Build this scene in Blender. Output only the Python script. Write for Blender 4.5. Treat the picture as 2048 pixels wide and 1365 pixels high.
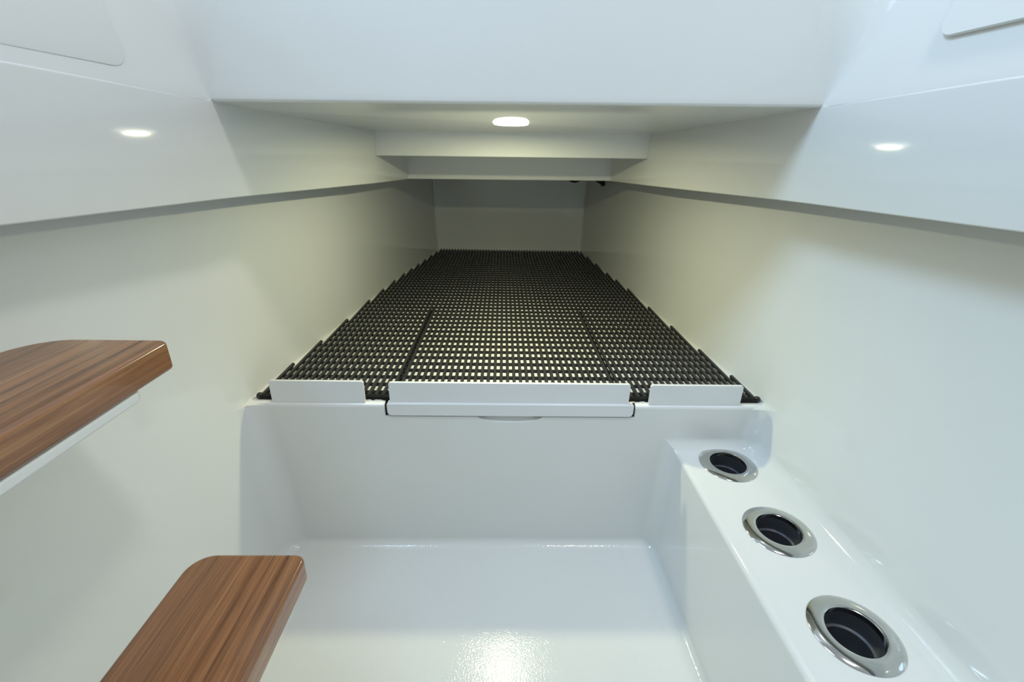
import bpy, bmesh, math
from mathutils import Vector, Matrix

for o in list(bpy.data.objects): bpy.data.objects.remove(o)
sc = bpy.context.scene
H = 0.915                      # eye height above the cabin sole
def V(x, y, z): return Vector((x, y, z + H))     # z measured from the eye

# ------------------------------------------------------------ camera
F = 910.0; CX, CY = 1024.0, 682.5
fy = Vector(((1007-CX)/F, (CY-305)/F, -1.0)).normalized()       # world +Y seen by the camera
fx = Vector((1.0, -0.0107, 0.0)); fx.z = -(fx.dot(fy))/fy.z
fx = (fx - fx.dot(fy)*fy).normalized()
fz = fx.cross(fy)
cam_d = bpy.data.cameras.new('camera'); cam = bpy.data.objects.new('camera', cam_d)
sc.collection.objects.link(cam)
R = Matrix((fx, fy, fz)).to_4x4()
cam.matrix_world = Matrix.Translation(V(0, 0, 0)) @ R
cam_d.sensor_fit = 'HORIZONTAL'; cam_d.sensor_width = 36.0; cam_d.lens = 36.0*F/2048.0
cam_d.clip_start = 0.01; cam_d.clip_end = 50
sc.camera = cam

# ------------------------------------------------------------ light
sc.view_settings.view_transform = 'Standard'; sc.view_settings.look = 'None'
sc.view_settings.gamma = 1.0; sc.view_settings.use_curve_mapping = False
sc.view_settings.exposure = 0.0
w = bpy.data.worlds.new('world'); sc.world = w; w.use_nodes = True
bg = w.node_tree.nodes['Background']; bg.inputs[0].default_value = (0.80, 0.88, 0.96, 1); bg.inputs[1].default_value = 0.48
def area(name, loc, target, size, power, col, shape='DISK', spread=math.pi):
    d = bpy.data.lights.new(name, 'AREA'); d.shape = shape; d.size = size; d.energy = power; d.color = col; d.spread = spread
    o = bpy.data.objects.new(name, d); sc.collection.objects.link(o); o.location = loc
    o.rotation_euler = (Vector(target) - Vector(loc)).to_track_quat('-Z', 'Y').to_euler()
    return o
area('daylight_lamp', V(0.62, 0.18, 1.80), V(0, 0.6, -0.3), 0.30, 11.8, (1.0, 0.945, 0.90))
area('daylight_lamp', V(-0.90, 0.28, 1.38), V(0.35, 0.5, -0.2), 0.60, 22, (0.51, 0.75, 1.0))
LED = (0.016, 1.145, 0.0660)
area('led_lamp', V(LED[0], LED[1], LED[2]-0.0105), V(LED[0], LED[1], -1), 0.045, 3.45, (1.0, 0.985, 0.60), spread=math.radians(177))

# ------------------------------------------------------------ materials
def mat(name, col, rough=0.5, metal=0.0, spec=0.5, coat=0.0):
    m = bpy.data.materials.new(name); m.use_nodes = True
    b = m.node_tree.nodes['Principled BSDF']
    b.inputs['Base Color'].default_value = (*col, 1); b.inputs['Roughness'].default_value = rough
    b.inputs['Metallic'].default_value = metal; b.inputs['Specular IOR Level'].default_value = spec
    b.inputs['Coat Weight'].default_value = coat
    return m
def bump(m, scale, strength, dist, detail=2):
    nt = m.node_tree; b = nt.nodes['Principled BSDF']
    tc = nt.nodes.new('ShaderNodeTexCoord'); n = nt.nodes.new('ShaderNodeTexNoise'); bp = nt.nodes.new('ShaderNodeBump')
    n.inputs['Scale'].default_value = scale; n.inputs['Detail'].default_value = detail
    bp.inputs['Strength'].default_value = strength; bp.inputs['Distance'].default_value = dist
    nt.links.new(tc.outputs['Object'], n.inputs['Vector']); nt.links.new(n.outputs['Fac'], bp.inputs['Height'])
    nt.links.new(bp.outputs['Normal'], b.inputs['Normal'])
def tint(m, c1, c2, scale):
    nt = m.node_tree; b = nt.nodes['Principled BSDF']
    tc = nt.nodes.new('ShaderNodeTexCoord'); n = nt.nodes.new('ShaderNodeTexNoise'); r = nt.nodes.new('ShaderNodeValToRGB')
    n.inputs['Scale'].default_value = scale
    r.color_ramp.elements[0].position = 0.3; r.color_ramp.elements[1].position = 0.7
    r.color_ramp.elements[0].color = (*c1, 1); r.color_ramp.elements[1].color = (*c2, 1)
    nt.links.new(tc.outputs['Object'], n.inputs['Vector']); nt.links.new(n.outputs['Fac'], r.inputs['Fac'])
    nt.links.new(r.outputs['Color'], b.inputs['Base Color'])
GEL = mat('white_gelcoat', (0.80, 0.81, 0.79), 0.07); tint(GEL, (0.79, 0.80, 0.78), (0.81, 0.82, 0.80), 3)
DECK = mat('lit_gelcoat', (0.88, 0.885, 0.87), 0.12); tint(DECK, (0.87, 0.875, 0.86), (0.89, 0.895, 0.88), 3)  # same gelcoat as GEL, lightened: strong lamp light put into the colour
SOLE = mat('nonskid_gelcoat', (0.80, 0.81, 0.79), 0.10); tint(SOLE, (0.79, 0.80, 0.78), (0.81, 0.82, 0.80), 3); bump(SOLE, 260, 0.35, 0.0012)
LIP = mat('white_plastic', (0.82, 0.83, 0.83), 0.22); tint(LIP, (0.81, 0.82, 0.82), (0.83, 0.84, 0.84), 8)
RUB = mat('black_pvc', (0.028, 0.028, 0.031), 0.42); tint(RUB, (0.021, 0.022, 0.024), (0.036, 0.035, 0.038), 22); 
RUB2 = mat('black_pvc_shaded', (0.006, 0.006, 0.006), 0.6, 0.0, 0.3)  # darker copy of the slat PVC, shade of the low rods in its colour
CHR = mat('polished_steel', (0.62, 0.62, 0.60), 0.10, 1.0); bump(CHR, 60, 0.04, 0.002, 4)
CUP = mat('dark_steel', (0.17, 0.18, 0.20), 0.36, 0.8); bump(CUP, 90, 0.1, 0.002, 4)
BLK = mat('black_cable', (0.008, 0.008, 0.009), 0.5)
GLUE = mat('cream_sealant', (0.74, 0.73, 0.66), 0.35); bump(GLUE, 120, 0.4, 0.003)
LENS = mat('led_lens', (0.9, 0.9, 0.85), 0.3)
b = LENS.node_tree.nodes['Principled BSDF']; b.inputs['Emission Color'].default_value = (1, 1, 0.9, 1); b.inputs['Emission Strength'].default_value = 4
BEZ = mat('white_bezel', (0.8, 0.8, 0.76), 0.25)
def wood():
    m = mat('varnished_teak', (0.4, 0.2, 0.1), 0.22, coat=0.35); nt = m.node_tree; b = nt.nodes['Principled BSDF']
    b.inputs['Coat Roughness'].default_value = 0.05
    tc = nt.nodes.new('ShaderNodeTexCoord'); L = nt.links
    def layer(sx, sy, sz, det, rot=0.0):
        mp = nt.nodes.new('ShaderNodeMapping'); mp.inputs['Scale'].default_value = (sx, sy, sz); mp.inputs['Rotation'].default_value = (0, 0, rot)
        n = nt.nodes.new('ShaderNodeTexNoise'); n.inputs['Scale'].default_value = 1; n.inputs['Detail'].default_value = det
        n.inputs['Roughness'].default_value = 0.6
        L.new(tc.outputs['Object'], mp.inputs['Vector']); L.new(mp.outputs['Vector'], n.inputs['Vector']); return n
    a = layer(85, 2.0, 85, 4, 0.05); f = layer(420, 9, 420, 3, 0.03); c = layer(9, 0.7, 9, 1)
    r = nt.nodes.new('ShaderNodeValToRGB'); L.new(a.outputs['Fac'], r.inputs['Fac'])
    e = r.color_ramp.elements; e[0].position = 0.33; e[0].color = (0.150, 0.068, 0.034, 1); e[1].position = 0.72; e[1].color = (0.52, 0.285, 0.14, 1)
    k = e.new(0.43); k.color = (0.29, 0.138, 0.066, 1); k = e.new(0.56); k.color = (0.37, 0.18, 0.085, 1)
    r2 = nt.nodes.new('ShaderNodeValToRGB'); L.new(f.outputs['Fac'], r2.inputs['Fac'])
    r2.color_ramp.elements[0].position = 0.35; r2.color_ramp.elements[0].color = (0.70, 0.68, 0.66, 1)
    r2.color_ramp.elements[1].position = 0.62; r2.color_ramp.elements[1].color = (1.08, 1.06, 1.04, 1)
    mx = nt.nodes.new('ShaderNodeMixRGB'); mx.blend_type = 'MULTIPLY'; mx.inputs[0].default_value = 1
    L.new(r.outputs['Color'], mx.inputs[1]); L.new(r2.outputs['Color'], mx.inputs[2])
    r3 = nt.nodes.new('ShaderNodeValToRGB'); L.new(c.outputs['Fac'], r3.inputs['Fac'])
    r3.color_ramp.elements[0].position = 0.35; r3.color_ramp.elements[0].color = (0.82, 0.80, 0.80, 1)
    r3.color_ramp.elements[1].position = 0.65; r3.color_ramp.elements[1].color = (1.12, 1.08, 1.05, 1)
    m2 = nt.nodes.new('ShaderNodeMixRGB'); m2.blend_type = 'MULTIPLY'; m2.inputs[0].default_value = 1
    L.new(mx.outputs['Color'], m2.inputs[1]); L.new(r3.outputs['Color'], m2.inputs[2])
    L.new(m2.outputs['Color'], b.inputs['Base Color'])
    return m
TEAK = wood()

# ------------------------------------------------------------ helpers
def link(name, me, m, parent=None):
    o = bpy.data.objects.new(name, me); sc.collection.objects.link(o)
    if m: me.materials.clear(); me.materials.append(m)
    if parent: o.parent = parent
    return o
def mesh(name, verts, faces, m, parent=None, smooth=False, off=None):
    me = bpy.data.meshes.new(name); me.from_pydata([tuple(v) for v in verts], [], faces); me.update()
    bm = bmesh.new(); bm.from_mesh(me); bmesh.ops.remove_doubles(bm, verts=bm.verts, dist=1e-6)
    bmesh.ops.recalc_face_normals(bm, faces=bm.faces); bm.to_mesh(me); bm.free()
    if smooth: me.shade_smooth()
    o = link(name, me, m, parent)
    return o
def bev(o, wd, seg=3, ang=30):
    md = o.modifiers.new('bevel', 'BEVEL'); md.width = wd; md.segments = seg; md.limit_method = 'ANGLE'; md.angle_limit = math.radians(ang)
    md.harden_normals = True; o.data.shade_smooth(); return o
def prism(name, poly, z0, z1, m, parent=None, bw=0, seg=3, off=(0, 0, 0)):
    n = len(poly); vs = [V(x-off[0], y-off[1], z0) - Vector((0,0,off[2])) for x, y in poly] + [V(x-off[0], y-off[1], z1) - Vector((0,0,off[2])) for x, y in poly]
    fs = [list(range(n))[::-1], list(range(n, 2*n))] + [[i, (i+1) % n, n+(i+1) % n, n+i] for i in range(n)]
    o = mesh(name, vs, fs, m, parent)
    if bw: bev(o, bw, seg)
    return o
def box(name, x0, x1, y0, y1, z0, z1, m, parent=None, bw=0, seg=3, off=(0,0,0)):
    return prism(name, [(x0, y0), (x1, y0), (x1, y1), (x0, y1)], z0, z1, m, parent, bw, seg, off)
def empty(name, loc, label, cat, group=None):
    o = bpy.data.objects.new(name, None); sc.collection.objects.link(o); o.location = loc; o.empty_display_size = 0.05
    o['label'] = label; o['category'] = cat
    if group: o['group'] = group
    return o
def tag(o, label, cat, group=None):
    o['label'] = label; o['category'] = cat
    if group: o['group'] = group
    return o
def structure(o, label=None, cat=None):
    o['kind'] = 'structure'
    if label: o['label'] = label
    if cat: o['category'] = cat
    return o
def interp(tab, t):
    if t <= tab[0][0]: return tab[0][1] + (t-tab[0][0])*(tab[1][1]-tab[0][1])/(tab[1][0]-tab[0][0])
    for (a, va), (b_, vb) in zip(tab, tab[1:]):
        if t <= b_: return va + (vb-va)*(t-a)/(b_-a)
    return tab[-1][1]

# ------------------------------------------------------------ moulded liner (one cast, split into its surfaces)
DF, DB, DR = 0.868, 2.560, -0.25        # front bulkhead, far wall, rear wall
ZD, ZF, ZS = -0.512, -0.915, -0.620     # berth deck, sole, side shelf
XS0, XS1 = 0.390, 0.399                 # side shelf foot / edge
baseL = [(-.25, -.575), (.2, -.570), (.5, -.565), (.868, -.549), (1.03, -.537), (1.3, -.512), (1.57, -.489), (1.97, -.444), (2.25, -.402), (2.56, -.358)]
topL  = [(-.25, -.625), (.2, -.625), (.5, -.622), (.868, -.592), (1.03, -.560), (1.3, -.520), (1.57, -.486), (1.97, -.445), (2.25, -.412), (2.56, -.376)]
baseR = [(-.25, .612), (.2, .612), (.5, .608), (.868, .593), (1.03, .581), (1.3, .557), (1.57, .536), (1.97, .498), (2.25, .470), (2.56, .438)]
topR  = [(-.25, .712), (.2, .712), (.5, .710), (.868, .664), (1.03, .630), (1.3, .588), (1.57, .552), (1.97, .505), (2.25, .476), (2.56, .446)]
ZT = 0.10
def hullx(base, top, D, z):
    xb, xt = interp(base, D), interp(top, D)
    t = (z - ZD)/(-0.12 - ZD)
    if z < ZD: return xb + (xt-xb)*0.6*t
    return xb + (xt-xb)*(1 - max(0, 1-t)**1.6)
bm = bmesh.new(); cache = {}
def P(x, y, z):
    k = (round(x, 5), round(y, 5), round(z, 5))
    if k not in cache: cache[k] = bm.verts.new(V(x, y, z))
    return cache[k]
lay = bm.faces.layers.int.new('region')
NAMES = ['floor', 'berth_bulkhead', 'wall_left', 'wall_right', 'wall_back', 'berth_deck', 'side_shelf', 'wall_rear']
def face(vs, reg):
    f = bm.faces.new(vs); f[lay] = reg; return f
stn = [d for d, _ in baseL]
for base, top, reg, side in ((baseL, topL, 2, -1), (baseR, topR, 3, 1)):
    for d0, d1 in zip(stn, stn[1:]):
        levels = [ZD, -.43, -.34, -.23, -0.12, ZT]
        if d1 <= DF + 1e-6: levels = ([ZF] if side < 0 else [ZS]) + levels
        for z0, z1 in zip(levels, levels[1:]):
            face([P(hullx(base, top, d0, z0), d0, z0), P(hullx(base, top, d1, z0), d1, z0), P(hullx(base, top, d1, z1), d1, z1), P(hullx(base, top, d0, z1), d0, z1)], reg)
MID = [-.43, -.34, -.23, -.12]
hl = lambda d, z: hullx(baseL, topL, d, z)
hr = lambda d, z: hullx(baseR, topR, d, z)
nst = [d for d in stn if d <= DF + 1e-6]; fst = [d for d in stn if d >= DF - 1e-6]
# sole
face([P(hl(d, ZF), d, ZF) for d in nst] + [P(XS0, DF, ZF), P(XS0, DR, ZF)], 0)
# shelf side and shelf top (top has its three holes cut further down)
face([P(XS0, DR, ZF), P(XS0, DF, ZF), P(XS1, DF, ZS), P(XS1, DR, ZS)], 6)
CUPS = [(.4965, .806), (.5015, .617), (.5035, .428)]
RH = 0.046; HS = 0.058
def shelf_top():
    xi0, xi1 = .442, .558
    ys = [DR]
    for cx_, cy_ in sorted(CUPS, key=lambda c: c[1]): ys += [cy_-HS, cy_+HS] if cy_+HS < DF-0.001 else [cy_-HS, DF-0.002]
    return xi0, xi1, ys
face([P(XS1, DR, ZS), P(XS1, DF, ZS)] + [P(hr(d, ZS), d, ZS) for d in reversed(nst)], 6)
# locker pocket and berth deck
NX0, NX1, NY1, NZ = -.2545, .2985, 1.506, -.5425
dip = lambda x: 0.0145*max(0.0, math.sin(math.pi*min(1, max(0, (x+.052)/.145))))**0.55
xs = [-.052 + .145*i/14 for i in range(15)]
front = [P(NX0, DF, NZ)] + [P(x, DF, NZ - dip(x)) for x in xs] + [P(NX1, DF, NZ)]
back_ = [P(x, DF + 0.013, NZ) for x in xs]
for i in range(14):
    face([front[i+1], front[i+2], back_[i+1], back_[i]], 1)
face([front[0], front[1]] + back_ + [front[-2], front[-1], P(NX1, NY1, NZ), P(NX0, NY1, NZ)], 5)
face([P(NX0, DF, NZ), P(NX0, NY1, NZ), P(NX0, NY1, ZD), P(NX0, DF, ZD)], 5)
face([P(NX1, DF, NZ), P(NX1, NY1, NZ), P(NX1, NY1, ZD), P(NX1, DF, ZD)], 5)
face([P(NX0, NY1, NZ), P(NX1, NY1, NZ), P(NX1, NY1, ZD), P(NX0, NY1, ZD)], 5)
face([P(hl(d, ZD), d, ZD) for d in fst] + [P(hr(d, ZD), d, ZD) for d in reversed(fst)] +
     [P(NX1, DF, ZD), P(NX1, NY1, ZD), P(NX0, NY1, ZD), P(NX0, DF, ZD)], 5)
# bulkhead below the berth
face([P(hl(DF, ZD), DF, ZD), P(hl(DF, ZF), DF, ZF), P(XS0, DF, ZF), P(XS1, DF, ZS), P(hr(DF, ZS), DF, ZS), P(hr(DF, ZD), DF, ZD),
      P(NX1, DF, ZD)] + front[::-1] + [P(NX0, DF, ZD)], 1)
# far wall
face([P(hl(DB, ZD), DB, ZD), P(hr(DB, ZD), DB, ZD), *[P(hr(DB, z), DB, z) for z in MID], P(hr(DB, ZT), DB, ZT), P(hl(DB, ZT), DB, ZT), *[P(hl(DB, z), DB, z) for z in MID[::-1]]], 4)
# rear wall under the companionway
face([P(hl(DR, ZF), DR, ZF), P(XS0, DR, ZF), P(XS1, DR, ZS), P(hr(DR, ZS), DR, ZS), P(hr(DR, ZD), DR, ZD), *[P(hr(DR, z), DR, z) for z in MID], P(hr(DR, ZT), DR, ZT), P(hl(DR, ZT), DR, ZT), *[P(hl(DR, z), DR, z) for z in MID[::-1]], P(hl(DR, ZD), DR, ZD)], 7)
bmesh.ops.recalc_face_normals(bm, faces=bm.faces)
bm.faces.ensure_lookup_table()
if any(f[lay] == 0 and f.normal.z < 0 for f in bm.faces): bmesh.ops.reverse_faces(bm, faces=bm.faces)
bm.normal_update()
wl = bm.edges.layers.float.new('bevel_weight_edge')
WM = 0.05
def setw(test, r):
    for e in bm.edges:
        a, b2 = e.verts[0].co, e.verts[1].co
        if test(a, b2): e[wl] = r/WM
near = lambda v, t: abs(v-t) < 1e-4
zf, zd, zs, znz = ZF+H, ZD+H, ZS+H, NZ+H
both = lambda a, b2, i, t: near(a[i], t) and near(b2[i], t)
regs = lambda e: {f[lay] for f in e.link_faces}
for e in bm.edges:
    a, b2 = e.verts[0].co, e.verts[1].co; r = regs(e); w_ = 0
    if r == {1, 2}: w_ = .048 if not both(a, b2, 2, zd) else 0
    elif r == {1, 3}: w_ = .040
    elif r == {0, 1}: w_ = .020
    elif r == {0, 2}: w_ = .030
    elif r == {0, 6}: w_ = .012
    elif r == {1, 6}: w_ = .026 if both(a, b2, 2, zs) else .032
    elif r == {3, 6}: w_ = .030
    elif r == {1, 5} and both(a, b2, 2, zd): w_ = .009
    elif r == {1, 5} and near(a.y, DF) and near(b2.y, DF) and abs(a.x-b2.x) < 1e-4: w_ = .004
    elif r in ({2, 5}, {3, 5}): w_ = .007
    elif r in ({4, 2}, {4, 3}, {4, 5}): w_ = .012
    elif r == {6} and both(a, b2, 0, XS1): w_ = .010
    elif r == {5} and both(a, b2, 2, zd): w_ = .003
    e[wl] = w_/WM
me = bpy.data.meshes.new('liner'); bm.to_mesh(me); bm.free()
tmp = link('liner_tmp', me, GEL)
md = tmp.modifiers.new('b', 'BEVEL'); md.width = WM; md.segments = 7; md.limit_method = 'WEIGHT'; md.use_clamp_overlap = False; md.miter_outer = 'MITER_SHARP'
dg = bpy.context.evaluated_depsgraph_get(); ev = tmp.evaluated_get(dg)
bm = bmesh.new(); bm.from_mesh(ev.to_mesh()); ev.to_mesh_clear()
bpy.data.objects.remove(tmp)
lay = bm.faces.layers.int.get('region')
bm.normal_update()
areas = {f.index: f.calc_area() for f in bm.faces}
def loop_n(f, v):
    if areas[f.index] > .006: return f.normal.copy() if len(f.verts) > 4 or f[lay] in (0, 4, 5, 7) else smooth_n(f, v)
    return smooth_n(f, v)
def smooth_n(f, v):
    n = Vector((0, 0, 0))
    for g in v.link_faces:
        if g.normal.dot(f.normal) > .80: n += g.normal*areas[g.index]
    return n.normalized()
bm.faces.index_update()
objs = {}
for reg, nm in enumerate(NAMES):
    idx = {}; vs = []; fs = []; nn = []
    for f in bm.faces:
        if f[lay] != reg: continue
        for vtx in f.verts:
            if vtx.index not in idx: idx[vtx.index] = len(vs); vs.append(vtx.co.copy())
            nn.append(loop_n(f, vtx))
        fs.append([idx[vtx.index] for vtx in f.verts])
    m2 = bpy.data.meshes.new(nm); m2.from_pydata([tuple(v) for v in vs], [], fs); m2.update(); m2.shade_smooth()
    m2.normals_split_custom_set([tuple(n) for n in nn])
    objs[nm] = link(nm, m2, {'floor': SOLE, 'berth_deck': DECK}.get(nm, GEL)); objs[nm]['kind'] = 'structure'
bm.free()
# cut the holder holes through the shelf
def cutter(c, r, z0, z1):
    n = 48; vs = [V(c[0]+r*math.cos(2*math.pi*i/n), c[1]+r*math.sin(2*math.pi*i/n), z) for z in (z0, z1) for i in range(n)]
    fs = [list(range(n))[::-1], list(range(n, 2*n))] + [[i, (i+1) % n, n+(i+1) % n, n+i] for i in range(n)]
    return mesh('cutter', vs, fs, GEL)
sh = objs['side_shelf']
cut = []
for c in CUPS:
    k = cutter(c, RH, ZS-.03, ZS+.02); cut.append(k)
    md = sh.modifiers.new('hole', 'BOOLEAN'); md.object = k; md.operation = 'DIFFERENCE'; md.solver = 'FAST'
dg = bpy.context.evaluated_depsgraph_get(); ev = sh.evaluated_get(dg); nm_ = bpy.data.meshes.new_from_object(ev)
sh.modifiers.clear(); sh.data = nm_
bmx = bmesh.new(); bmx.from_mesh(nm_)
bad = [f for f in bmx.faces if any(((f.calc_center_median().x-c[0])**2 + (f.calc_center_median().y-c[1])**2)**.5 < RH-.0004 for c in CUPS) and f.calc_center_median().z < ZS+H+.03 and len(f.verts) > 4 and f.calc_area() > .004 and f.calc_area() < .0075]
bmesh.ops.delete(bmx, geom=bad, context='FACES'); bmx.to_mesh(nm_); bmx.free()
for k in cut: bpy.data.objects.remove(k)

WL, WR = objs['wall_left'], objs['wall_right']

# ------------------------------------------------------------ fascias: overhanging inner panels along both sides
ZCEIL = lambda D: .078 - (D-.867)*(.078-.053)/(1.5-.867)
fasL = [(-.25, -.600), (.20, -.580), (.514, -.538), (.867, -.4915), (1.46, -.374), (1.785, -.338)]
fasR = [(-.25, .650), (.20, .630), (.521, .591), (.867, .5475), (1.46, .429), (1.785, .388)]
topz = {-1: [(-.25, .092), (.57, .081), (.867, .072), (1.46, .0505), (1.785, .0505)], 1: [(-.25, .108), (.58, .092), (.867, .084), (1.46, .058), (1.785, .058)]}
botz = {-1: [(-.25, -.072), (.514, -.084), (.935, -.087), (1.785, -.097)], 1: [(-.25, -.060), (.521, -.074), (.935, -.077), (1.785, -.091)]}
LEDGE = .006
for sd, fas, wall in ((-1, fasL, WL), (1, fasR, WR)):
    prof = []
    Ds = [-.25 + i*(1.785+.25)/24 for i in range(25)]
    vs = []; fs = []; K = 0
    for D in Ds:
        x = interp(fas, D); zt = interp(topz[sd], D); zb = interp(botz[sd], D); r = .004
        if D > .867: zt += .012
        xb_ = x + sd*.0075
        sec = [(x + sd*.024, zb), (xb_ + sd*.0015, zb), (xb_, zb+.0015), (x, zt-r)] + [(x + sd*r*(1-math.cos(a)), zt - r + r*math.sin(a)) for a in (.4, .8, 1.2, 1.5708)] + [(x + sd*.022, zt)]
        K = len(sec); vs += [V(px, D, pz) for px, pz in sec]
    for i in range(len(Ds)-1):
        for j in range(K): fs.append([i*K+j, i*K+(j+1) % K, (i+1)*K+(j+1) % K, (i+1)*K+j])
    fs += [list(range(K)), list(range((len(Ds)-1)*K, len(Ds)*K))[::-1]]
    o = mesh('fascia', vs, fs, GEL, wall); o.data.shade_smooth(); o.data.set_sharp_from_angle(angle=math.radians(28))
    # unseen closure added between hull side and fascia to stop light leaking in
    pts = [(interp(fas, D) + sd*.012, D) for D in Ds] + [(sd*.80, D) for D in reversed(Ds)]
    prism('light_seal', pts, .093 if sd > 0 else .086, .118, GEL, wall)

# ------------------------------------------------------------ header face with its swept corners and the upper sides
tilt = .235
def plan(sd, z):
    """plan polyline of the upper side + half of the header at height z"""
    x0 = interp(fasL if sd < 0 else fasR, .867); t = z - interp(topz[sd], .867)
    xc = x0 + sd*tilt*max(t, 0)                       # corner on the header plane
    dx = [interp(fasL if sd < 0 else fasR, D) - x0 for D in (-.25, .2, .5, .867)]
    r = min(.075, max(0.0006, t*0.62))
    side = [(xc + dx[i] + sd*LEDGE*(1-i/3), D) for i, D in enumerate((-.25, .2, .5))]
    dirv = Vector((dx[3]-dx[2], .367)).normalized()
    a = Vector((xc, .867)) - dirv*r; b2 = Vector((xc - sd*r, .867)); c = Vector((xc, .867))
    arc = [((1-t_)**2*a + 2*t_*(1-t_)*c + t_*t_*b2) for t_ in [i/10 for i in range(11)]]
    return side + [(p.x, p.y) for p in arc]
zl = [0, .004, .012, .025, .045, .07, .10, .14, .20, .35, .55, .75]
for sd, wall in ((-1, WL), (1, WR)):
    rows = [plan(sd, interp(topz[sd], .867) + z) for z in zl]
    n = len(rows[0]); vs = []; fs = []
    for z, rw in zip(zl, rows):
        for (x, y) in rw:
            zz = interp(topz[sd], y) + z - (.002 if z == 0 else 0)
            vs.append(V(x, y, zz))
    for i in range(len(zl)-1):
        for j in range(n-1): fs.append([i*n+j, i*n+j+1, (i+1)*n+j+1, (i+1)*n+j])
    o = mesh('upper_panel', vs, fs, GEL, wall); o.data.shade_smooth()
# header (flat middle, shares the swept corner ends)
L_ = [plan(-1, interp(topz[-1], .867)+z)[-1] for z in zl]; R_ = [plan(1, interp(topz[1], .867)+z)[-1] for z in zl]
vs = []; fs = []
zL0, zR0 = interp(topz[-1], .867), interp(topz[1], .867)
rr = .005
def hrow(lx, rx, y, dz): return [V(lx + (rx-lx)*i/8, y, (zL0 + (zR0-zL0)*i/8) + dz) for i in range(9)]
rows = [hrow(L_[0][0], R_[0][0], .93, -.002)] + [hrow(L_[0][0], R_[0][0], .867 + rr*(1-math.sin(a)), -.002 + rr*(1-math.cos(a)) ) for a in (0, .4, .8, 1.2, 1.5708)]
rows += [hrow(l[0], r_[0], .867, z) for l, r_, z in list(zip(L_, R_, zl))[2:]]
for rw in rows: vs += rw
for i in range(len(rows)-1):
    for j in range(8): fs.append([i*9+j, i*9+j+1, (i+1)*9+j+1, (i+1)*9+j])
hd = mesh('wall_front', vs, fs, GEL); hd.data.shade_smooth(); structure(hd)
hd.data.set_sharp_from_angle(angle=math.radians(40))

# ceiling of the berth tunnel
def ceil_z(x, D):
    zl_, zr_ = interp(topz[-1], D) - .002, interp(topz[1], D) - .002
    t = (x+.488)/1.03; return zl_ + (zr_-zl_)*t
vs = []
for D, xa, xb in ((.872, -.75, .78), (1.46, -.75, .78), (2.60, -.75, .78)): vs += [V(xa, D, ceil_z(xa, min(D, 1.46))), V(xb, D, ceil_z(xb, min(D, 1.46)))]
vs += [v + Vector((0, 0, .05)) for v in vs]
cl = mesh('ceiling', vs, [[0, 1, 3, 2], [2, 3, 5, 4], [6, 7, 9, 8], [8, 9, 11, 10], [0, 1, 7, 6], [4, 5, 11, 10], [0, 2, 8, 6], [2, 4, 10, 8], [1, 3, 9, 7], [3, 5, 11, 9]], GEL); structure(cl)
def beam(name, D, th, zbl, zbr, xl, xr):
    zt1, zt2 = .075, .085
    vs = [V(xl, D+.0025, zbl), V(xr, D+.0025, zbr), V(xr, D-.003, zt2), V(xl, D-.003, zt1), V(xl-.02, D+th, zbl), V(xr+.02, D+th, zbr), V(xr+.02, D+th, zt2), V(xl-.02, D+th, zt1)]
    o = mesh(name, vs, [[0,1,2,3],[4,5,6,7],[0,1,5,4],[2,3,7,6],[0,3,7,4],[1,2,6,5]], GEL, cl); bev(o, .0035, 3); return o
beam('deck_beam', 1.46, .03, -.0161, -.0102, -.378, .433)
beam('deck_beam', 1.77, .02, -.0965, -.0905, -.350, .400)

# ------------------------------------------------------------ LED downlight
led = empty('ceiling_light', V(LED[0], LED[1], LED[2]), 'small round lit LED downlight in the low white ceiling', 'light')
def lathe(name, prof, m, parent, n=48, closed=False):
    vs = []; fs = []; k = len(prof)
    for i in range(n):
        a = 2*math.pi*i/n
        vs += [Vector((r*math.cos(a), r*math.sin(a), z)) for r, z in prof]
    for i in range(n):
        j = (i+1) % n
        for t in range(k-1): fs.append([i*k+t, j*k+t, j*k+t+1, i*k+t+1])
    me = bpy.data.meshes.new(name); me.from_pydata([tuple(v) for v in vs], [], fs)
    bmm = bmesh.new(); bmm.from_mesh(me); bmesh.ops.remove_doubles(bmm, verts=bmm.verts, dist=1e-6); bmesh.ops.recalc_face_normals(bmm, faces=bmm.faces); bmm.to_mesh(me); bmm.free()
    me.shade_smooth(); me.set_sharp_from_angle(angle=math.radians(35))
    return link(name, me, m, parent)
lathe('bezel', [(.047, .006), (.047, .0014), (.0455, .0004), (.0425, .0002), (.041, .001), (.041, .004)], BEZ, led)
lathe('lens', [(.041, .002), (.0408, -.005), (.038, -.0078), (.030, -.0092), (.018, -.0097), (0.0, -.0098)], LENS, led)

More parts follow.
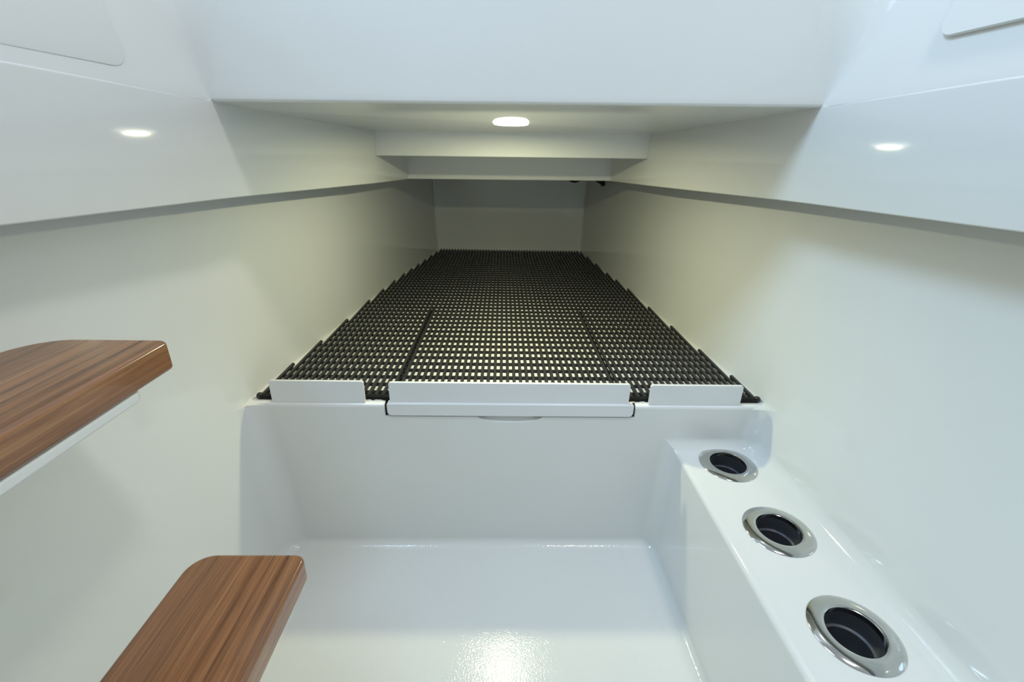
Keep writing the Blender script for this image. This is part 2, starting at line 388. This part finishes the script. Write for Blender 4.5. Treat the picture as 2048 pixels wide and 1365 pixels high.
# ------------------------------------------------------------ locker lid with its upstand
lid = empty('locker_lid', V(.022, .86, ZD-.03), 'white locker lid flush in the berth front, with a tall white upstand', 'locker lid')
off = tuple(lid.location)
def lbox(name, x0, x1, y0, y1, z0, z1, m, parent, bw, seg=3):
    o = prism(name, [(x0, y0), (x1, y0), (x1, y1), (x0, y1)], z0, z1, m, None, bw, seg)
    o.data.transform(Matrix.Translation(-parent.location)); o.parent = parent; return o
def slab_front(name, x0, x1, z0, z1, y0, y1, rbot, rtop, m, parent, bw):
    """plate seen from the front (outline in x-z with rounded corners) and pushed back in y"""
    pts = []
    for cx_, cz_, a0, r in ((x0, z0, math.pi, rbot), (x1, z0, 1.5*math.pi, rbot), (x1, z1, 0, rtop), (x0, z1, .5*math.pi, rtop)):
        ccx = cx_ + (r if cx_ == x0 else -r); ccz = cz_ + (r if cz_ == z0 else -r)
        for i in range(6):
            a = a0 + i*math.pi/10; pts.append((ccx + r*math.cos(a), ccz + r*math.sin(a)))
    n = len(pts); vs = [V(x, y0, z) for x, z in pts] + [V(x, y1, z) for x, z in pts]
    o = mesh(name, vs, [list(range(n)), list(range(n, 2*n))[::-1]] + [[i, (i+1) % n, n+(i+1) % n, n+i] for i in range(n)], m)
    bev(o, bw, 3)
    if parent: o.data.transform(Matrix.Translation(-parent.location)); o.parent = parent
    return o
slab_front('panel', -.2490, .2940, -.5400, -.5095, 0.8650, .883, .010, .004, LIP, lid, .0025)
lbox('lid_top', -.2490, .2935, .8845, 1.502, -.538, -.5125, DECK, lid, .002)
slab_front('upstand', -.2425, .2825, -.512, -.4612, .8715, .8790, .001, .0045, LIP, lid, .0018)
for gx0, gx1, gz0, gz1 in ((-.2543, -.2492, -.5420, -.5150), (.2942, .2983, -.5420, -.5150), (-.2540, -.055, -.5424, -.5402), (.096, .2980, -.5424, -.5402)):  # dark strips added in the lid gap so that it reads as a dark line
    lbox('gap_dark_strip', gx0, gx1, .8735, .90, gz0, gz1, RUB2, lid, 0)
for (x0, x1, lb) in ((-.4975, -.2965, 'white upright retaining strip on the berth edge, left of the locker lid'), (.328, .5325, 'white upright retaining strip on the berth edge, above the cup holders')):
    t = empty('retaining_strip', V((x0+x1)/2, .865, ZD), lb, 'retaining strip', 'mat retaining strips')
    z1 = -.4598 if x0 < 0 else -.4632
    slab_front('plate', x0, x1, ZD-.0005, z1, .8730, .8800, .001, .0048, LIP, t, .0018)
    # bead of sealant along the foot
    vs = []; fs = []
    xe = x1 + (.038 if x0 < 0 else .0); xb = x0 - (.0 if x0 < 0 else .04); N = 40
    for i in range(N+1):
        x = xb + (xe-xb)*i/N; hh = .0022 + .0010*math.sin(i*1.7) + .0006*math.sin(i*3.1)
        vs += [V(x, .8800 + .0008*math.sin(i*2.3), ZD), V(x, .8806, ZD+hh), V(x, .8830, ZD+hh), V(x, .8845, ZD)]
    for i in range(N):
        for j in range(3): fs.append([i*4+j, i*4+j+1, i*4+j+5, i*4+j+4])
    o = mesh('sealant', vs, fs, GLUE, None, True); o.data.transform(Matrix.Translation(-t.location)); o.parent = t; o['label'] = 'uneven bead of cream sealant'

# ------------------------------------------------------------ drainage mat: long slats over cross rods
PX, PY = .01547, .0383
Y0 = .8905
sl0 = -.2395                      # seam column over the lid's left edge
leftE = [(-.530, .96), (-.5257, 1.05), (-.518, 1.12), (-.501, 1.296), (-.481, 1.568), (-.457, 1.793), (-.435, 1.968), (-.415, 2.094), (-.394, 2.226), (-.374, 2.357), (-.359, 2.453), (-.345, 2.540)]
rightE = [(-.573, 1.0), (-.555, 1.189), (-.527, 1.534), (-.507, 1.838), (-.482, 2.015), (-.465, 2.225), (-.445, 2.439), (-.430, 2.545)]
def yend(x): return min(2.54, interp(leftE, x) if x < 0 else interp(rightE, -x))
slx = []
i0 = -19 
k = i0
while True:
    x = sl0 + (k+.5)*PX
    if x > .576: break
    slx.append((k, x)); k += 1
SY = 1.512; KSEAM = int(round((.278 - sl0)/PX))
mats = {}
mo = empty('drainage_mat', V(.02, 1.8, ZD), 'long black slatted drainage mat covering the white berth around the lid', 'mat', 'black slatted mats')
mi = empty('drainage_mat', V(.02, 1.2, ZD), 'rectangular black slatted mat piece lying on the locker lid', 'mat', 'black slatted mats')
cachem = {}
def slat_mesh(L):
    key = round(L, 3)
    if key in cachem: return cachem[key]
    hw = .0037; zt = .0108; zb = .0042
    sec = [(-hw, zb), (hw, zb), (hw, zt-.0016), (hw*.68, zt), (-hw*.68, zt), (-hw, zt-.0016)]
    vs = [(x, y, z) for y in (0, L) for x, z in sec]; n = 6
    fs = [list(range(n)), list(range(n, 2*n))[::-1]] + [[i, (i+1) % n, n+(i+1) % n, n+i] for i in range(n)]
    me = bpy.data.meshes.new('slat'); me.from_pydata(vs, [], fs); bmm = bmesh.new(); bmm.from_mesh(me); bmesh.ops.recalc_face_normals(bmm, faces=bmm.faces); bmm.to_mesh(me); bmm.free()
    me.materials.append(RUB); cachem[key] = me; return me
def add_slat(x, y0, y1, parent):
    o = bpy.data.objects.new('slat', slat_mesh(y1-y0)); sc.collection.objects.link(o); o.parent = parent
    o.location = V(x, y0, ZD) - parent.location
inner_k = [kk for kk, _ in slx if 0 <= kk < KSEAM]
for kk, x in slx:
    ye = yend(x)
    inner = 0 <= kk < KSEAM
    if inner:
        add_slat(x, Y0, SY-.006, mi); add_slat(x, SY, ye, mo)
    else:
        add_slat(x, Y0, ye, mo)
rodc = {}
def add_rod(x0, x1, y, parent, wd=.0115, zt=.0042, zb=0.0):
    key = (round(x1-x0, 4), wd, zt)
    if key not in rodc:
        L = x1-x0; h = wd/2
        sec = [(-h, zb), (h, zb), (h, zt-.001), (h*.8, zt), (-h*.8, zt), (-h, zt-.001)]
        vs = [(xx, yy, zz) for xx in (0, L) for yy, zz in sec]; n = 6
        fs = [list(range(n)), list(range(n, 2*n))[::-1]] + [[i, (i+1) % n, n+(i+1) % n, n+i] for i in range(n)]
        me = bpy.data.meshes.new('cross_rod'); me.from_pydata(vs, [], fs); bmm = bmesh.new(); bmm.from_mesh(me); bmesh.ops.recalc_face_normals(bmm, faces=bmm.faces); bmm.to_mesh(me); bmm.free()
        me.materials.append(RUB2); rodc[key] = me
    o = bpy.data.objects.new('cross_rod', rodc[key]); sc.collection.objects.link(o); o.parent = parent; o.location = V(x0, y, ZD) - parent.location
xin0, xin1 = sl0 + .0015, sl0 + KSEAM*PX - .0015
r = 0
while True:
    y = .8985 + PY*(r + .5) ; r += 1
    if y > 2.535: break
    xs_ = [x for kk, x in slx if yend(x) > y + .002]
    xa, xb = xs_[0]-.0055, xs_[-1]+.0055
    if y < SY - .012:
        add_rod(xa, sl0-.0012, y, mo); add_rod(xin0, xin1, y, mi); add_rod(sl0 + KSEAM*PX + .0012, xb, y, mo)
    else: add_rod(xa, xb, y, mo)
# front binding bars with rounded end nubs
add_rod(slx[0][1]-.006, sl0-.0012, Y0-.0005, mo, .011, .0098); add_rod(xin0, xin1, Y0-.0005, mi, .011, .0098); add_rod(sl0+KSEAM*PX+.0012, slx[-1][1]+.006, Y0-.0005, mo, .011, .0098)
for x in (slx[0][1]-.006, slx[-1][1]+.007):
    o = lathe('end_nub', [(0, 0), (.0055, 0), (.0075, .003), (.0075, .008), (.005, .0115), (0, .0125)], RUB, mo, 16); o.location = V(x, Y0+.001, ZD) - mo.location
# ragged joining edge at the seams
for xs0, sgn, wx, par in ((sl0, 1, .0032, mi), (sl0, -1, .0032, mo), (sl0+KSEAM*PX, -1, .0012, mi)):
    y = Y0 + (.004 if par is mi else .022); vs = []; fs = []
    while y < SY-.035:
        b0 = len(vs); x0, x1 = sorted((xs0 + sgn*.0002, xs0 + sgn*(.0002+wx)))
        vs += [V(a, b_, c) for c in (ZD+.0005, ZD+.0092) for a, b_ in ((x0, y), (x1, y), (x1, y+.030), (x0, y+.030))]
        fs += [[b0+q for q in f] for f in ((0,1,2,3), (4,5,6,7), (0,1,5,4), (1,2,6,5), (2,3,7,6), (3,0,4,7))]
        y += PY
    o = mesh('joining_edge', vs, fs, RUB2); o.data.transform(Matrix.Translation(-par.location)); o.parent = par

# ------------------------------------------------------------ holders in the side shelf
hl_ = ['stainless cup holder in the white side shelf, farthest one, beside the berth front',
       'stainless cup holder in the white side shelf, middle of the three',
       'stainless cup holder in the white side shelf, nearest and largest in view']
first = None
for i, (c, lb) in enumerate(zip(CUPS, hl_)):
    if first is None:
        t = empty('cup_holder', V(c[0], c[1], ZS), lb, 'cup holder', 'stainless cup holders')
        lathe('rim', [(.0590, .0002), (.0593, .0009), (.0583, .0018), (.050, .0038), (.0425, .0047), (.0388, .0045), (.0372, .0035), (.0370, 0), (.0365, -.006)], CHR, t, 96)
        lathe('cup', [(.0365, -.004), (.0362, -.030), (.0320, -.031), (.0318, -.072), (.028, -.076), (0, -.077)], CUP, t, 64)
        first = t
    else:
        t = first.copy(); sc.collection.objects.link(t); t.location = V(c[0], c[1], ZS); t['label'] = lb
        for ch in list(first.children):
            q = ch.copy(); sc.collection.objects.link(q); q.parent = t

# ------------------------------------------------------------ wooden steps
def tread_poly(x0, x1, y0, y1, rl, rr_):
    pts = [(x0, y0), (x1, y0)]
    for i in range(9):
        a = i*math.pi/16; pts.append((x1-rr_+rr_*math.cos(a), y1-rr_+rr_*math.sin(a)))
    for i in range(13):
        a = math.pi/2 + i*math.pi/24; pts.append((x0+rl+rl*math.cos(a), y1-rl+rl*math.sin(a)))
    return pts
for (x0, x1, y1, z, rl, rr_, lb) in ((-.560, -.3990, .513, -.2150, .055, .010, 'glossy brown wooden step, upper one, against the left wall'),
                                    (-.4235, -.2690, .480, -.5250, .032, .016, 'brown wooden step, lower one, above the white floor')):
    t = empty('companionway_step', V((x0+x1)/2, DR+.01, z-.037), lb, 'step', 'wooden companionway steps')
    a = prism('tread', tread_poly(x0, x1, DR+.004, y1, rl, rr_), z-.037, z, TEAK, None, .0055, 4)
    s_ = prism('support', tread_poly(x0+.004, x1-(.0015 if z > -.4 else .018), DR+.002, y1-.055, rl, .012), z-.049, z-.0372, GEL, None, .003, 3)
    for o in (a, s_): o.data.transform(Matrix.Translation(-t.location)); o.parent = t

# ------------------------------------------------------------ side window trims above the fascias
def trim_plate(sd, z0, z1, y0, y1, r, th, name, lb):
    pts = []
    def onp(y, z):      # point on the upper side panel
        t = z - interp(topz[sd], y)
        row = plan(sd, interp(topz[sd], .867) + t)
        x = interp([(py, px) for px, py in row[:5]], y)
        return x
    ring = []
    for (yc, zc, a0) in ((y1-r, z0+r, -math.pi/2), (y1-r, z1-r, 0), (y0+r, z1-r, math.pi/2), (y0+r, z0+r, math.pi)):
        for i in range(8):
            a = a0 + i*math.pi/14; ring.append((yc + r*math.cos(a), zc + r*math.sin(a)))
    n = len(ring); vs = []
    for inset, d in ((0, -.002), (0, th*.6), (.0015, th)):
        for y, z in ring:
            cy_, cz_ = (y0+y1)/2, (z0+z1)/2
            yy = y + (inset if y < cy_ else -inset); zz = z + (inset if z < cz_ else -inset)
            vs.append(V(onp(yy, zz) - sd*d, yy, zz))
    fs = [[k2*n+i, k2*n+(i+1) % n, (k2+1)*n+(i+1) % n, (k2+1)*n+i] for k2 in range(2) for i in range(n)] + [list(range(2*n, 3*n))]
    o = mesh(name, vs, fs, GEL, WL if sd < 0 else WR); o.data.shade_smooth(); o.data.set_sharp_from_angle(angle=math.radians(40))
    return o
trim_plate(-1, .097, .40, .25, .735, .030, .0016, 'access_panel', 'thin white rounded panel on the upper side wall, at top left')
trim_plate(1, .151, .42, .25, .709, .020, .0085, 'access_panel', 'thick white rounded panel on the upper side wall, at top right')

# ------------------------------------------------------------ black cable loops hanging behind the far beam
def ray(px, py, D):
    v = R.to_3x3() @ Vector(((px-CX)/F, (CY-py)/F, -1.0)); v *= D/v.y; return v
def tube(name, pts, rad, m, parent=None, n=8):
    vs = []; fs = []
    for i, p in enumerate(pts):
        d = (pts[min(i+1, len(pts)-1)] - pts[max(i-1, 0)]).normalized(); u = d.cross(Vector((0, 1, 0.01))).normalized(); w2 = d.cross(u)
        vs += [p + rad*(math.cos(2*math.pi*j/n)*u + math.sin(2*math.pi*j/n)*w2) for j in range(n)]
    for i in range(len(pts)-1):
        for j in range(n): fs.append([i*n+j, i*n+(j+1) % n, (i+1)*n+(j+1) % n, (i+1)*n+j])
    fs += [list(range(n)), list(range((len(pts)-1)*n, len(pts)*n))]
    return mesh(name, vs, fs, m, parent, True)
for pts, lb in (([(1128, 200), (1131, 330), (1138, 356), (1148, 362), (1157, 360), (1170, 350), (1180, 300), (1182, 200)], 'black cable loop sagging behind the far beam, next to the ceiling middle'),
                ([(1180, 200), (1184, 345), (1194, 360), (1203, 366), (1206.5, 371), (1207, 364), (1209, 300), (1212, 200)], 'short black cable end with a pointed tip behind the far beam, at its right')):
    pp = []
    ctl = [ray(x, y, 2.2) for x, y in pts]
    ctl[0].z = ctl[-1].z = .060
    for i in range(len(ctl)-1):
        for t_ in range(4):
            p0, p1, p2, p3 = ctl[max(i-1, 0)], ctl[i], ctl[i+1], ctl[min(i+2, len(ctl)-1)]; q = t_/4
            pp.append(.5*((2*p1) + (p2-p0)*q + (2*p0-5*p1+4*p2-p3)*q*q + (3*p1-p0-3*p2+p3)*q**3))
    pp.append(ctl[-1]); pp = [p + Vector((0, 0, H)) for p in pp]
    tag(tube('cable', pp, .008, BLK), lb, 'cable')
